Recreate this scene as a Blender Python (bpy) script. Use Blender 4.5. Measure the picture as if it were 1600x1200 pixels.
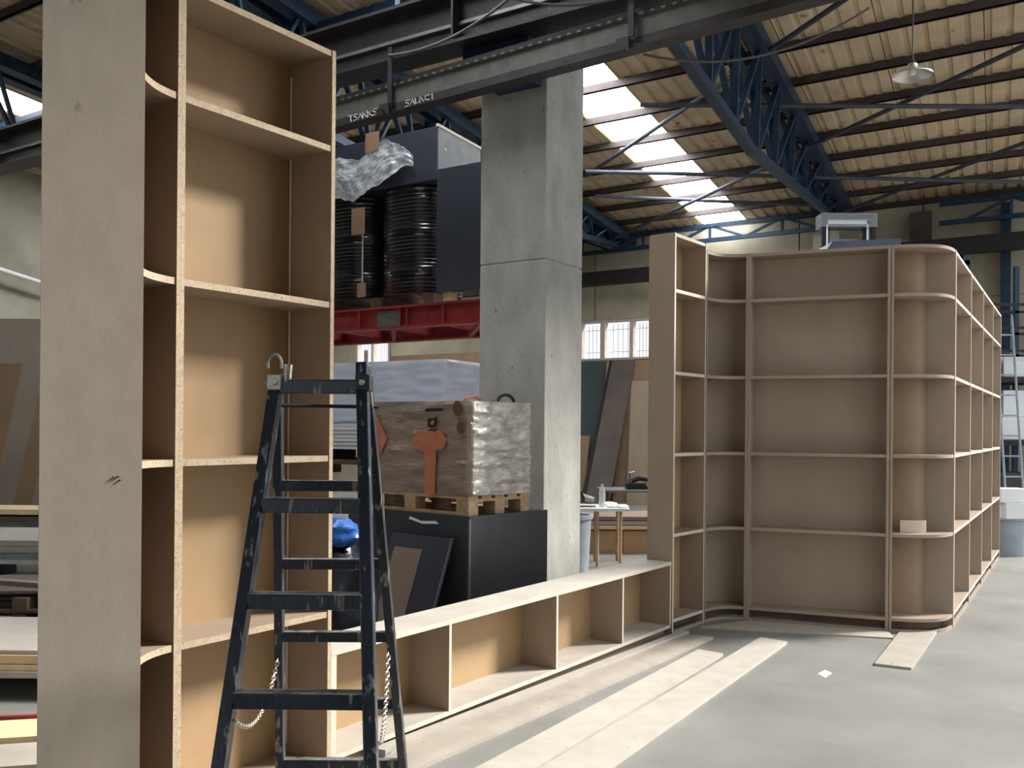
import bpy, math, random
from mathutils import Vector, Matrix, noise
random.seed(7)
S = bpy.context.scene
C = S.collection
for o in list(bpy.data.objects): bpy.data.objects.remove(o)
R = math.radians

# ------------------------------------------------------------------ camera, world, exposure
EYE = 1.55
cam = bpy.data.cameras.new('camera'); cam.sensor_width = 36.0
cam.lens = 36.0*1500/1600; cam.shift_y = 69/1600; cam.clip_start = .05; cam.clip_end = 200
co = bpy.data.objects.new('camera', cam); C.objects.link(co)
co.matrix_world = Matrix.Translation((0,0,EYE)) @ Matrix.Rotation(R(90),4,'X') @ Matrix.Rotation(R(.47),4,'Z')
S.camera = co
w = bpy.data.worlds.new('world'); S.world = w; w.use_nodes = True
wn = w.node_tree.nodes; wn.clear()
bg = wn.new('ShaderNodeBackground'); bg.inputs[0].default_value = (.86,.93,1,1); bg.inputs[1].default_value = .95
wo = wn.new('ShaderNodeOutputWorld'); w.node_tree.links.new(bg.outputs[0], wo.inputs[0])
S.view_settings.view_transform = 'Standard'; S.view_settings.look = 'None'
S.view_settings.gamma = 1; S.view_settings.use_curve_mapping = False
S.view_settings.exposure = 0.55
SKYLIGHT = 11.0
sun = bpy.data.lights.new('sun','SUN'); sun.energy = 5.6; sun.angle = math.radians(12); sun.color = (1,.965,.92)
so_ = bpy.data.objects.new('sun', sun); C.objects.link(so_)          # low hazy sun through the hall's right side, left open to let it in
sd = Vector((math.cos(R(35))*math.sin(R(72.6)), math.cos(R(35))*math.cos(R(72.6)), math.sin(R(35))))
so_.rotation_euler = sd.to_track_quat('Z','Y').to_euler(); so_.location = sd*30

# ------------------------------------------------------------------ frames of the hall and of the shelving
def az(d): return Vector((math.sin(R(d)), math.cos(R(d)), 0))
B1 = az(-56.3); B2 = az(26.7); BP = az(33.7)          # along the crane rails, along the trusses, column side
O = Vector((.278, 8.33, 0))                            # near corner of the concrete column
def W(a, b, z=0): return O + B1*a + B2*b + Vector((0,0,z))
def ZR(b): return 5.9 + .055*(12-b)                    # underside of the roof
UP = Vector((0,0,1))
D1 = az(33.9); D2 = Vector((D1.y, -D1.x, 0))           # shelving line and the way it faces
T0 = Vector((-.795, 4.295, 0))

# ------------------------------------------------------------------ materials
MATS = {}
def mat(name, col, rough=.6, metal=0, var=.12, scale=6, stretch=(1,1,1), bump=0, bscale=40, col2=None, spec=.4, speck=None, emis=None, alpha=None, trans=0, contrast=(.35,.65), coat=0):
    if name in MATS: return MATS[name]
    m = bpy.data.materials.new(name); m.use_nodes = True
    nt = m.node_tree; N = nt.nodes; L = nt.links
    p = N['Principled BSDF']
    p.inputs['Roughness'].default_value = rough; p.inputs['Metallic'].default_value = metal
    p.inputs['Specular IOR Level'].default_value = spec
    if coat: p.inputs['Coat Weight'].default_value = coat
    tc = N.new('ShaderNodeTexCoord'); mp = N.new('ShaderNodeMapping'); mp.inputs['Scale'].default_value = stretch
    L.new(tc.outputs['Object'], mp.inputs['Vector'])
    nz = N.new('ShaderNodeTexNoise'); nz.inputs['Scale'].default_value = scale; nz.inputs['Detail'].default_value = 6; nz.inputs['Roughness'].default_value = .6
    L.new(mp.outputs[0], nz.inputs['Vector'])
    cr = N.new('ShaderNodeValToRGB')
    a = tuple(max(0,c*(1-var)) for c in col); b = col2 if col2 else tuple(min(1,c*(1+var)) for c in col)
    cr.color_ramp.elements[0].position = contrast[0]; cr.color_ramp.elements[1].position = contrast[1]
    cr.color_ramp.elements[0].color = (*a,1); cr.color_ramp.elements[1].color = (*b,1)
    L.new(nz.outputs['Fac'], cr.inputs[0])
    out = cr.outputs[0]
    if speck:                                           # fine chips / paint splashes / dust
        n2 = N.new('ShaderNodeTexNoise'); n2.inputs['Scale'].default_value = speck[1]; n2.inputs['Detail'].default_value = 5
        L.new(mp.outputs[0], n2.inputs['Vector'])
        r2 = N.new('ShaderNodeValToRGB'); r2.color_ramp.elements[0].position = speck[2]; r2.color_ramp.elements[1].position = speck[2]+.06
        L.new(n2.outputs['Fac'], r2.inputs[0])
        mx = N.new('ShaderNodeMix'); mx.data_type = 'RGBA'; mx.inputs['B'].default_value = (*speck[0],1)
        L.new(r2.outputs[0], mx.inputs['Factor']); L.new(out, mx.inputs['A']); out = mx.outputs['Result']
    L.new(out, p.inputs['Base Color'])
    if bump:
        n3 = N.new('ShaderNodeTexNoise'); n3.inputs['Scale'].default_value = bscale; n3.inputs['Detail'].default_value = 5
        L.new(mp.outputs[0], n3.inputs['Vector'])
        bp = N.new('ShaderNodeBump'); bp.inputs['Strength'].default_value = bump; bp.inputs['Distance'].default_value = .02
        L.new(n3.outputs['Fac'], bp.inputs['Height']); L.new(bp.outputs[0], p.inputs['Normal'])
    if emis:
        p.inputs['Emission Color'].default_value = (*emis[0],1); p.inputs['Emission Strength'].default_value = emis[1]
    if alpha is not None: p.inputs['Alpha'].default_value = alpha
    if trans: p.inputs['Transmission Weight'].default_value = trans
    MATS[name] = m; return m
def sr(r,g,b):
    f = lambda c: ((c/255+.055)/1.055)**2.4 if c > 10 else c/255/12.92
    return (f(r),f(g),f(b))
mdf      = mat('mdf_board', sr(156,139,122), .62, var=.07, scale=3, stretch=(1,1,.4), bump=.03, bscale=160)
mdf_in   = mat('mdf_back', sr(166,138,102), .6, var=.07, scale=2.5, bump=.02)
mdf_shade   = mat('mdf_back_shaded', sr(116,92,76), .6, var=.08, scale=3)  # back board darkened to stand in for the deep shade inside the curved bay
chip     = mat('chipboard_edge', sr(182,164,138), .75, var=.1, scale=25, speck=(sr(128,98,70),150,.60), bump=.15, bscale=200)
pale     = mat('pale_edge', sr(204,192,174), .6, var=.05, scale=20)
panelg   = mat('grey_mdf', sr(176,166,152), .65, var=.05, scale=14, stretch=(1,1,.5), bump=.03, bscale=150, speck=(sr(120,108,92),9,.70))
plank    = mat('raw_plank', sr(180,173,162), .6, var=.08, scale=5, stretch=(1,1,1), speck=(sr(150,138,120),18,.68))
plank2   = mat('raw_plank_worn', sr(168,160,148), .6, var=.10, scale=4, speck=(sr(140,128,110),14,.68))
conc     = mat('floor_concrete', sr(130,129,124), .5, var=.2, scale=1.1, bump=.05, bscale=60, speck=(sr(148,136,122),.9,.62), contrast=(.3,.7))
column_m = mat('column_concrete', sr(168,169,164), .85, var=.17, scale=3.2, stretch=(1,1,.45), bump=.25, bscale=30, speck=(sr(110,108,102),26,.68))
wall_m   = mat('wall_concrete', sr(166,158,138), .85, var=.15, scale=1.2, bump=.12, bscale=18)
walll_m  = mat('left_wall_concrete', sr(150,144,130), .85, var=.22, scale=.8, bump=.12, bscale=18)
roof_m   = mat('roof_sheet', sr(204,184,152), .6, var=.2, scale=1.4, stretch=(1,1,1), speck=(sr(146,126,98),5,.66), contrast=(.3,.7))
navy     = mat('navy_steel', sr(32,54,76), .45, .2, var=.25, scale=9, speck=(sr(74,86,96),30,.70))
dark     = mat('dark_steel', sr(62,58,60), .5, .3, var=.2, scale=6, speck=(sr(110,104,98),22,.70))
black_st = mat('black_steel', sr(36,33,34), .6, .1, var=.2, scale=8)
greyst   = mat('galvanised_steel', sr(128,130,126), .45, .5, var=.15, scale=8)
rail_m   = mat('rail_grey', sr(104,105,100), .5, .3, var=.18, scale=7, speck=(sr(140,138,130),25,.72))
purl_m   = mat('purlin_steel', sr(74,64,62), .6, .1, var=.2, scale=4)
brace_m  = mat('brace_tube', sr(66,72,84), .5, .2, var=.15, scale=5)
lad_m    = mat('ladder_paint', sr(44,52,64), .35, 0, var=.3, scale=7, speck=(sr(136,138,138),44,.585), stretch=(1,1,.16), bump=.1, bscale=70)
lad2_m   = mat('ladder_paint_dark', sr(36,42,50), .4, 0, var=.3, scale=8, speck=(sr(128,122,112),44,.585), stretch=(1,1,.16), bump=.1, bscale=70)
worn_m   = mat('worn_paint', sr(112,112,110), .5, var=.35, scale=30, speck=(sr(60,70,82),18,.55))
chain_m  = mat('chain_steel', sr(190,184,172), .35, .8)
galv_m   = mat('hinge_steel', sr(170,166,156), .4, .6, var=.25, scale=30)
red_m    = mat('red_steel', sr(150,50,52), .5, .1, var=.25, scale=6, speck=(sr(96,40,38),18,.68))
blackbox = mat('charcoal_laminate', sr(62,66,70), .4, var=.1, scale=4, speck=(sr(96,98,98),30,.73))
navybox  = mat('dark_blue_laminate', sr(60,64,74), .4, var=.08, scale=3)
filmblk  = mat('black_stretch_film', sr(24,26,30), .26, var=.3, scale=5, spec=1, coat=1)
foil     = mat('silver_film', sr(196,202,208), .3, .15, var=.2, scale=7, bump=.5, bscale=9, spec=.7)
clear    = mat('clear_film', sr(200,206,208), .12, var=.1, scale=6, alpha=.35, bump=.6, bscale=12, spec=.8)
whitewr  = mat('white_wrap', sr(206,214,232), .35, var=.06, scale=4, bump=.35, bscale=7)
white_m  = mat('white_board', sr(224,226,226), .5, var=.04)
brownwr  = mat('brown_wrap', sr(152,134,120), .28, var=.16, scale=4, stretch=(1,1,3), bump=.5, bscale=16, spec=.7, coat=.3)
glarefilm = mat('creased_glare_film', sr(232,228,218), .08, var=.3, scale=9, stretch=(1,1,3), alpha=.5, bump=.6, bscale=16, spec=1, coat=.8, metal=.25)  # film layer whitened to imitate glare on the load's right face
orange   = mat('orange_print', sr(208,134,100), .35, var=.15, scale=14, alpha=.8)
blackink = mat('black_ink', sr(40,34,30), .5)
palletw  = mat('pallet_wood', sr(178,150,116), .75, var=.2, scale=12, stretch=(1,1,1), bump=.2)
wood_d   = mat('dark_wood', sr(92,76,62), .75, var=.2, scale=10)
wood_l   = mat('light_pine', sr(222,196,154), .65, var=.1, scale=8)
taupe    = mat('taupe_panel', sr(136,116,104), .5, var=.05)
blue_bag = mat('blue_plastic', sr(40,86,156), .3, var=.15, bump=.4, bscale=14)
black_bag= mat('black_plastic', sr(24,30,40), .25, var=.3, bump=.5, bscale=12, spec=.6)
alum     = mat('aluminium', sr(206,206,204), .28, .85, var=.06)
bin_m    = mat('grey_bin', sr(150,160,168), .5, var=.1)
tape     = mat('brown_tape', sr(160,128,104), .4, var=.1)
greens   = mat('dark_green_sheet', sr(52,66,66), .5, var=.1)
browns   = mat('brown_sheet', sr(140,116,92), .6, var=.12, scale=2)
greys    = mat('grey_sheet', sr(88,78,72), .6, var=.15, scale=2)
hose_m   = mat('red_hose', sr(176,70,66), .4)
sky_m    = mat('skylight_panel', (.9,.9,.9), .4, emis=((.93,.97,1), SKYLIGHT))
glass_m  = mat('window_glass', (.9,.95,1), .02, alpha=.12, spec=.5)
frame_m  = mat('window_frame', sr(188,174,164), .6)
slate    = mat('slate_blue_box', sr(70,84,102), .5, var=.1)
paper    = mat('white_paper', sr(238,238,236), .7, var=.02)
chalk    = mat('chalk', sr(214,212,206), .9, var=.05)
cable_m  = mat('grey_cable', sr(84,82,80), .6)
lampg    = mat('lamp_glass', sr(235,235,230), .3)

# ------------------------------------------------------------------ builders
WORG = {}
class MB:
    def __init__(s): s.v=[]; s.f=[]; s.m=[]; s.sm=[]
    def face(s, idx, m=0, smooth=False): s.f.append(idx); s.m.append(m); s.sm.append(smooth)
    def box(s, c, ux, uy, uz, m=0):
        """c corner, three edge vectors"""
        c=Vector(c); ux=Vector(ux); uy=Vector(uy); uz=Vector(uz); n=len(s.v)
        for k in range(8): s.v.append(c+(ux if k&1 else Vector())+(uy if k&2 else Vector())+(uz if k&4 else Vector()))
        fl=[(0,2,3,1),(4,5,7,6),(0,1,5,4),(2,6,7,3),(0,4,6,2),(1,3,7,5)]
        if ux.cross(uy).dot(uz)<0: fl=[t[::-1] for t in fl]
        for t in fl: s.face([n+i for i in t], m)
        return s
    def bar(s, p, q, wd, ht, side=None, m=0):
        """rectangular bar from p to q; wd across 'side', ht across the third way"""
        p=Vector(p); q=Vector(q); d=(q-p)
        side=Vector(side) if side is not None else (d.cross(UP) if d.cross(UP).length>1e-4 else Vector((1,0,0)))
        side=(side-d*(side.dot(d)/d.length_squared)).normalized(); up=d.cross(side).normalized()
        return s.box(p-side*wd/2-up*ht/2, d, side*wd, up*ht, m)
    def tube(s, pts, r, seg=8, m=0, cap=True, radii=None):
        pts=[Vector(p) for p in pts]; n0=len(s.v)
        for i,p in enumerate(pts):
            d=(pts[min(i+1,len(pts)-1)]-pts[max(i-1,0)]).normalized()
            a=d.cross(UP) if abs(d.z)<.95 else d.cross(Vector((1,0,0))); a.normalize(); b=d.cross(a)
            rr=radii[i] if radii else r
            for k in range(seg):
                t=2*math.pi*k/seg; s.v.append(p+a*rr*math.cos(t)+b*rr*math.sin(t))
        for i in range(len(pts)-1):
            for k in range(seg):
                k2=(k+1)%seg; s.face([n0+i*seg+k,n0+i*seg+k2,n0+(i+1)*seg+k2,n0+(i+1)*seg+k],m,True)
        if cap:
            s.face([n0+k for k in range(seg)][::-1],m); e=n0+(len(pts)-1)*seg; s.face([e+k for k in range(seg)],m)
        return s
    def lathe(s, c, prof, seg=20, m=0):
        c=Vector(c); n0=len(s.v)
        for r,z in prof:
            for k in range(seg):
                t=2*math.pi*k/seg; s.v.append(c+Vector((r*math.cos(t),r*math.sin(t),z)))
        for i in range(len(prof)-1):
            for k in range(seg):
                k2=(k+1)%seg; s.face([n0+i*seg+k,n0+i*seg+k2,n0+(i+1)*seg+k2,n0+(i+1)*seg+k],m,True)
        return s
    def strip(s, fr, bk, z0, z1, m=0, me=1):
        """solid between a front line and a back line, from z0 to z1; the front edge takes material me"""
        n=len(fr); n0=len(s.v)
        for lst in (fr,bk):
            for z in (z0,z1):
                for p in lst: s.v.append(Vector((p.x,p.y,z)))
        F0,F1,K0,K1=n0,n0+n,n0+2*n,n0+3*n
        for i in range(n-1):
            s.face([F0+i,F0+i+1,F1+i+1,F1+i],me,True); s.face([K0+i+1,K0+i,K1+i,K1+i+1],m,True)
            s.face([F1+i,F1+i+1,K1+i+1,K1+i],m); s.face([F0+i+1,F0+i,K0+i,K0+i+1],m)
        s.face([F0,F1,K1,K0],m); s.face([F0+n-1,K0+n-1,K1+n-1,F1+n-1],m)
        return s
    def prism(s, poly, ext, m=0):
        poly=[Vector(p) for p in poly]; ext=Vector(ext); n=len(poly); n0=len(s.v)
        s.v+=poly+[p+ext for p in poly]
        s.face([n0+i for i in range(n)][::-1],m); s.face([n0+n+i for i in range(n)],m)
        for i in range(n): j=(i+1)%n; s.face([n0+i,n0+j,n0+n+j,n0+n+i],m)
        return s
    def build(s, name, mats, parent=None, base=None, bevel=0):
        me=bpy.data.meshes.new(name)
        org=WORG[parent.name] if parent else Vector(base) if base is not None else Vector((0,0,0))
        me.from_pydata([v-org for v in s.v],[],s.f)
        mats=mats if isinstance(mats,(list,tuple)) else [mats]
        for mt in mats: me.materials.append(mt)
        me.polygons.foreach_set('material_index',[min(k,len(mats)-1) for k in s.m])
        me.polygons.foreach_set('use_smooth',s.sm); me.update()
        if any(s.sm): me.set_sharp_from_angle(angle=R(40))
        o=bpy.data.objects.new(name,me); C.objects.link(o)
        if parent: o.parent=parent
        else: o.location=org
        WORG[o.name]=org
        if bevel:
            b=o.modifiers.new('bevel','BEVEL'); b.width=bevel; b.segments=2; b.limit_method='ANGLE'
        return o
def tag(o, label=None, cat=None, group=None, kind=None):
    if label: o['label']=label
    if cat: o['category']=cat
    if group: o['group']=group
    if kind: o['kind']=kind
    return o
def thing(name, loc, label, cat, group=None):
    o=bpy.data.objects.new(name,None); C.objects.link(o); o.location=Vector(loc); o.empty_display_size=.1
    WORG[o.name]=Vector(loc); return tag(o,label,cat,group)

# ================================================================== SETTING
f=MB(); f.box((-26,-16,-.12),(56,0,0),(0,52,0),(0,0,.12)); tag(f.build('floor',conc),kind='structure')

# back wall: concrete panels around the window bands
wb=12.0; TH=B2*.25
def wallbox(mb,a0,a1,z0,z1,b=wb,th=.25,m=0): mb.box(W(a0,b,z0),B1*(a1-a0),B2*th,UP*(z1-z0),m)
m=MB(); wallbox(m,-4.6,14,0,3.08,th=.25)
back=tag(m.build('wall_back',wall_m),kind='structure')
wins=[(3.23,3.63),(3.72,4.33),(4.44,4.92)]; wins2=[(10.7,11.2),(11.27,11.76)]
solid=[(-4.6,3.18),(4.98,10.62),(11.84,14)]
for a0,a1 in solid: m=MB(); wallbox(m,a0,a1,3.08,3.98); m.build('wall_panel',wall_m,back)
k=-4.6
while k<14: m=MB(); wallbox(m,k+.012,min(k+2.3,14)-.012,3.99,5.75,th=.22); m.build('wall_panel',wall_m,back); k+=2.3
m=MB(); wallbox(m,-4.6,14,3.98,5.95,b=12.23,th=.05); m.build('wall_liner',wall_m,back)
for nm,ws in (('window_1',wins),('window_2',wins2)):
    m=MB(); a0=ws[0][0]-.05; a1=ws[-1][1]+.06
    wallbox(m,a0,a1,3.08,3.13,b=11.97,th=.2); wallbox(m,a0,a1,3.93,3.98,b=11.97,th=.2)
    edges=[a0]+[e for x in ws for e in x]+[a1]
    for i in range(0,len(edges),2): wallbox(m,edges[i],edges[i+1],3.13,3.93,b=11.97,th=.2)
    fr=tag(m.build(nm,frame_m),kind='structure')
    for x0,x1 in ws:
        m=MB(); wallbox(m,x0,x1,3.13,3.93,b=12.05,th=.02); m.build('pane',glass_m,fr)
        m=MB()
        for q in range(1,5):
            a=x0+(x1-x0)*q/5; m.tube([W(a,12.2,3.15),W(a,12.2,3.9)],.007,5)
        for z in (3.28,3.78): m.tube([W(x0,12.2,z),W(x1,12.2,z)],.007,5)
        m.build('grille',bin_m,fr)
# left end wall
m=MB(); m.box(W(13.2,-13.2,0),B1*.25,B2*25.4,UP*7.35); tag(m.build('wall_left',walll_m),kind='structure')
m=MB(); m.box(W(13.2,-13.2,0),-B1*8.7,B2*.25,UP*7.35); m.box(W(4.5,-13.2,4.2),-B1*9.0,B2*.25,UP*3.15); tag(m.build('wall_front_fill_gap',wall_m),kind='structure')   # unseen gate gap added behind the camera to let fill light in
m=MB(); m.box(W(-4.75,-13.2,0),B1*.25,B2*10.3,UP*7.3); tag(m.build('wall_right_light_block',wall_m),kind='structure')  # unseen wall added to hold back sky fill on the tower
# dark horizontal girder and pillars on the back wall
m=MB(); wallbox(m,-4.5,13,4.68,4.97,b=11.36,th=.22); tag(tag(m.build('wall_girder',black_st,base=W(2,11.36,4.68)),'long dark steel girder running along the back wall above the windows','girder'))
for a,wd,mt,lab in ((-2.45,.36,purl_m,'dark brown steel pillar against the back wall right of the roof truss end'),(-.83,.5,wall_m,'pale concrete pillar at the back wall under the roof truss end'),(-3.75,.16,navy,'slim navy steel post on the back wall at far right')):
    m=MB(); m.box(W(a,11.64,0),B1*wd,B2*.34,UP*5.55); tag(m.build('wall_pillar',mt,base=W(a,11.64,0)),lab,'pillar')

# roof: deck, corrugated sheets, skylight panes, purlins
SK=[(1.13,2.08),(9.75,10.65)]
bA,bB=-13.2,12.3; SKB=-4.5
segs=[(-4.5,1.13),(2.08,9.75),(10.65,14.2)]
m=MB()
def roofq(mb,a0,a1,b0,b1,lift=0,th=.04): mb.box(W(a0,b0,ZR(b0)+lift),B1*(a1-a0),B2*(b1-b0)+UP*(ZR(b1)-ZR(b0)),UP*th)
for a0,a1 in segs: roofq(m,a0,a1,bA,bB,.06)
for a0,a1 in SK: roofq(m,a0,a1,bA,SKB,.06)
ceil=tag(m.build('ceiling',roof_m),kind='structure')
PB=[12.15-1.08*i for i in range(25)]
for a0,a1 in segs:
    n=max(1,round((a1-a0)/1.05)); wdt=(a1-a0)/n
    for i in range(n):
        mb=MB(); x=a0+i*wdt; prof=[]; nr=5; rw=wdt/nr
        for r_ in range(nr):
            q=x+r_*rw; prof+= [(q,.0),(q+rw*.62,.0),(q+rw*.70,.035),(q+rw*.92,.035)]
        prof.append((x+wdt-.006,0)); prof[0]=(x+.006,0)
        for a,h in prof:
            for b in (bA,bB): mb.v.append(W(a,b,ZR(b)+h))
        for j in range(len(prof)-1): mb.face([2*j,2*j+2,2*j+3,2*j+1])
        mb.build('roof_sheet',roof_m,ceil)
for a0,a1 in SK:
    es=[SKB]+[b for b in sorted(PB) if b>SKB+.3]+[bB]
    for b0,b1 in zip(es,es[1:]):
        if b1-b0<.05: continue
        m=MB(); roofq(m,a0+.01,a1-.01,b0+.02,b1-.02,.03,.02); m.build('skylight_pane',sky_m,ceil)
for b in PB:
    m=MB(); m.box(W(-4.45,b-.03,ZR(b)-.11),B1*18.5,B2*.045,UP*.10); m.box(W(-4.45,b-.03,ZR(b)-.11),B1*18.5,B2*.07,UP*.008); m.build('purlin',purl_m,ceil)

# roof trusses: two upper chords, one lower chord, lattice between
def truss(a,label,b0=-2.0):
    t=thing('roof_truss',W(a,12,4.9),label,'truss','roof trusses')
    dep=lambda b: .10+min(1.02,.135*(12-b)) if b<12 else .1
    zu=lambda b: ZR(b)-.24
    bs=[11.7-1.1*i for i in range(int((11.7-b0)/1.1)+1)]
    for s_ in (-.17,.17):
        m=MB(); m.bar(W(a+s_,12,zu(12)),W(a+s_,b0,zu(b0)),.20,.17,B1); m.build('upper_chord',navy,t)
    m=MB(); pts=[12,8,4.3,b0]
    for q0,q1 in zip(pts,pts[1:]): m.bar(W(a,q0,zu(q0)-dep(q0)),W(a,q1,zu(q1)-dep(q1)),.11,.10,B1)
    m.build('lower_chord',navy,t)
    for i,b in enumerate(bs[:-1]):
        for s_ in (-.17,.17):
            m=MB(); bm=b-.55; bn=b-1.1
            m.bar(W(a+s_,b,zu(b)),W(a,bm,zu(bm)-dep(bm)),.07,.035,B1)
            m.bar(W(a,bm,zu(bm)-dep(bm)),W(a+s_,bn,zu(bn)),.07,.035,B1)
            m.build('web_member',navy,t)
    for b in bs[::2]:
        m=MB(); m.bar(W(a-.17,b,zu(b)),W(a+.17,b,zu(b)),.16,.03); m.build('batten_plate',navy,t)
truss(-.82,'blue lattice roof truss running down to the back wall beside the long skylight')
truss(3.85,'blue lattice roof truss half hidden behind the concrete column')
truss(8.5,'blue lattice roof truss at far left above the tall end panel')
# eave lattice girder along the back wall
def lattice(name,a0,a1,b,z0,z1,label,step=1.1,mt=navy,w_=.08):
    t=thing(name,W(a0,b,z0),label,'girder')
    for nm,z in (('upper_chord',z1),('lower_chord',z0)):
        m=MB(); m.bar(W(a0,b,z),W(a1,b,z),w_,w_,B2); m.build(nm,mt,t)
    n=int((a1-a0)/step)
    for i in range(n):
        x=a0+i*step
        m=MB(); m.bar(W(x,b,z0),W(x+step/2,b,z1),.05,.05,B2); m.bar(W(x+step/2,b,z1),W(x+step,b,z0),.05,.05,B2); m.build('diagonal',mt,t)
        m=MB(); m.bar(W(x+step/2,b,z0),W(x+step/2,b,z1),.05,.05,B2); m.build('strut',mt,t)
    return t
lattice('eave_girder',-.5,12.6,11.55,5.42,5.72,'blue lattice girder along the eave left of the truss end',1.5)
lattice('eave_girder',-4.5,-2.6,11.55,5.28,5.62,'blue lattice girder along the eave at the right edge',1.5)
lattice('lattice_beam',2.4,12.8,.95,5.75,6.2,'blue lattice beam hung below the roof over the crane rails',.9)
# roof bracing tubes
def WR(a,b): return W(a,b,ZR(b)-.30)
for (p,q,lab) in (((-2.22,3.12),(2.79,7.27),'long steel bracing tube crossing the upper part of the skylight'),
                  ((-3.78,5.11),(4.2,11.4),'longest steel bracing tube running from the right edge down to the lower skylight'),
                  ((.74,4.45),(-3.83,6.8),'steel bracing tube running level below the pendant lamp'),
                  ((2.39,6.34),(-3.9,9.89),'steel bracing tube crossing the truss at mid height'),
                  ((3.07,8.37),(-.72,10.81),'pale steel bracing tube meeting the low end of the truss'),
                  ((-3.87,8.51),(-1.0,11.0),'steel bracing tube low on the right of the truss end')):
    nb=globals().get('nb',-1)+1; m=MB()
    def far(e,o_): k_=(-4.42-o_[0])/(e[0]-o_[0]); return (-4.42,o_[1]+(e[1]-o_[1])*k_)          # carry the tube on to the roof edge
    if p[0]<-3.5: p=far(p,q)
    if q[0]<-3.5: q=far(q,p)
    dz=UP*(.085*(nb%4)); a=WR(*p)-dz; b_=WR(*q)-dz; m.tube([a,b_],.032,8); tag(m.build('bracing_tube',brace_m,base=a),lab,'brace')

# ================================================================== CONCRETE COLUMN, CRANE RAILS
t=thing('concrete_column',O,'tall square grey concrete column in the middle of the hall','column')
m=MB(); m.box(O,B1*.7,BP*.65,UP*3.02); m.build('lower_shaft',column_m,t,bevel=.012)
m=MB(); m.box(O+UP*3.026,B1*.7,BP*.65,UP*3.2); m.build('upper_shaft',column_m,t,bevel=.012)
m=MB(); m.box(O+B1*.01+BP*.01+UP*3.018,B1*.68,BP*.63,UP*.012); m.build('pour_joint',column_m,t)
m=MB(); m.prism([W(.74,-.02,5.0),W(.74,-.02,4.7),W(.5,-.02,4.52),W(.05,-.02,4.52),W(.05,-.02,5.0)],-B2*.26); m.build('corbel_bracket',navy,t)

a0,a1=-4.4,13.0
t=thing('crane_girder',W(0,-.35,4.88),'deep dark steel crane girder above the perforated rail','girder')
m=MB(); m.box(W(a0,-.36,4.9),B1*(a1-a0),B2*.03,UP*.42); m.build('web',dark,t)
m=MB(); m.box(W(a0,-.50,4.87),B1*(a1-a0),B2*.30,UP*.03); m.build('lower_flange',dark,t)
m=MB(); m.box(W(a0,-.50,5.32),B1*(a1-a0),B2*.30,UP*.03); m.build('upper_flange',dark,t)
m=MB(); m.box(W(a0,-.40,5.06),B1*(a1-a0),B2*.04,UP*.03); m.build('conduit_strip',greyst,t)
for a in (.72,3.6,6.5,9.4): m=MB(); m.box(W(a,-.49,4.9),B1*.02,B2*.13,UP*.42); m.build('stiffener',dark,t)
t=thing('perforated_rail',W(0,-.52,4.43),'long grey steel rail with perforated upper lip across the column head','rail')
ra0,ra1=-4.4,5.5; FALL=.03
def WT(a,b,z): return W(a,b,z-FALL*(a-2.09))
def railbox(b0,d,z0,h): m=MB(); m.box(WT(ra0,b0,z0),B1*(ra1-ra0)-UP*FALL*(ra1-ra0),B2*d,UP*h); return m
railbox(-.47,.30,4.60,.07).build('top_channel',black_st,t)
railbox(-.52,.035,4.43,.15).build('web',rail_m,t)
lip=railbox(-.55,.07,4.58,.018).build('lip',rail_m,t)
railbox(-.525,.15,4.36,.07).build('bottom_flange',dark,t)
a=-3.6
while a<4.2:
    m=MB(); m.box(WT(a,-.556,4.582),B1*.05-UP*FALL*.05,B2*.004,UP*.013); m.build('perforation',black_st,lip); a+=.09
for a in (1.34,-1.05,4.4):
    m=MB(); m.box(WT(a,-.58,4.42),B1*.05,B2*.025,UP*.50); m.build('hanger',dark,t)
    m=MB(); m.prism([WT(a+.05,-.56,4.44),WT(a+.17,-.56,4.44),WT(a+.05,-.56,4.32)],B2*.02); m.build('gusset',dark,t)
# chalk marks on the rail (a worker's scrawl)
def scrawl(a,z,s,letters,parent):
    x=a
    for pts in letters:
        m=MB(); m.tube([WT(x-p[0]*s,-.528,z+p[1]*s) for p in pts],.006,4); m.build('chalk_stroke',chalk,parent); x-=s*1.05
LT={'T':[(.5,0),(.45,1),(0,.95),(1,1)],'A':[(0,0),(.5,1),(.75,.5),(.25,.45),(.75,.5),(1,0)],'K':[(0,1),(.1,0),(.1,.5),(.9,1),(.3,.55),(1,0)],'S':[(1,.9),(.3,1),(.1,.7),(.8,.4),(.8,.1),(0,0)],'U':[(0,1),(.2,.1),(.8,.1),(1,1)],'N':[(0,0),(.1,1),(.8,0),(1,1)],'C':[(1,.9),(.2,.9),(0,.3),(.9,.1)],'I':[(.4,1),(.5,0)]}
m=MB()
web=[o for o in t.children if o.name.startswith('web')][0]
scrawl(1.90,4.372,.056,[LT[c] for c in 'TSAKKS'],web); scrawl(1.22,4.372,.054,[LT[c] for c in 'SAUNCI'],web)
# cables swagging from the girder
def swag(p,q,sag,n=14): return [Vector(p).lerp(Vector(q),i/n)-UP*sag*4*(i/n)*(1-i/n) for i in range(n+1)]
m=MB(); m.tube(swag(W(1.36,-.60,4.86),W(.05,-.62,5.05),.10)+swag(W(.05,-.62,5.05),W(-1.9,-.62,5.0),.22)[1:],.012,6)
tag(m.build('power_cable',cable_m,base=W(.05,-.62,5.05)),'grey power cable sagging along the crane girder in front of the column','cable')
m=MB(); m.tube(swag(W(-1.05,-.36,4.45),W(-2.6,.8,4.9),.2),.010,6); tag(m.build('power_cable',cable_m,base=W(-1.05,-.36,4.45)),'thin dark cable hanging below the rail right of the column','cable')

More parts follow.
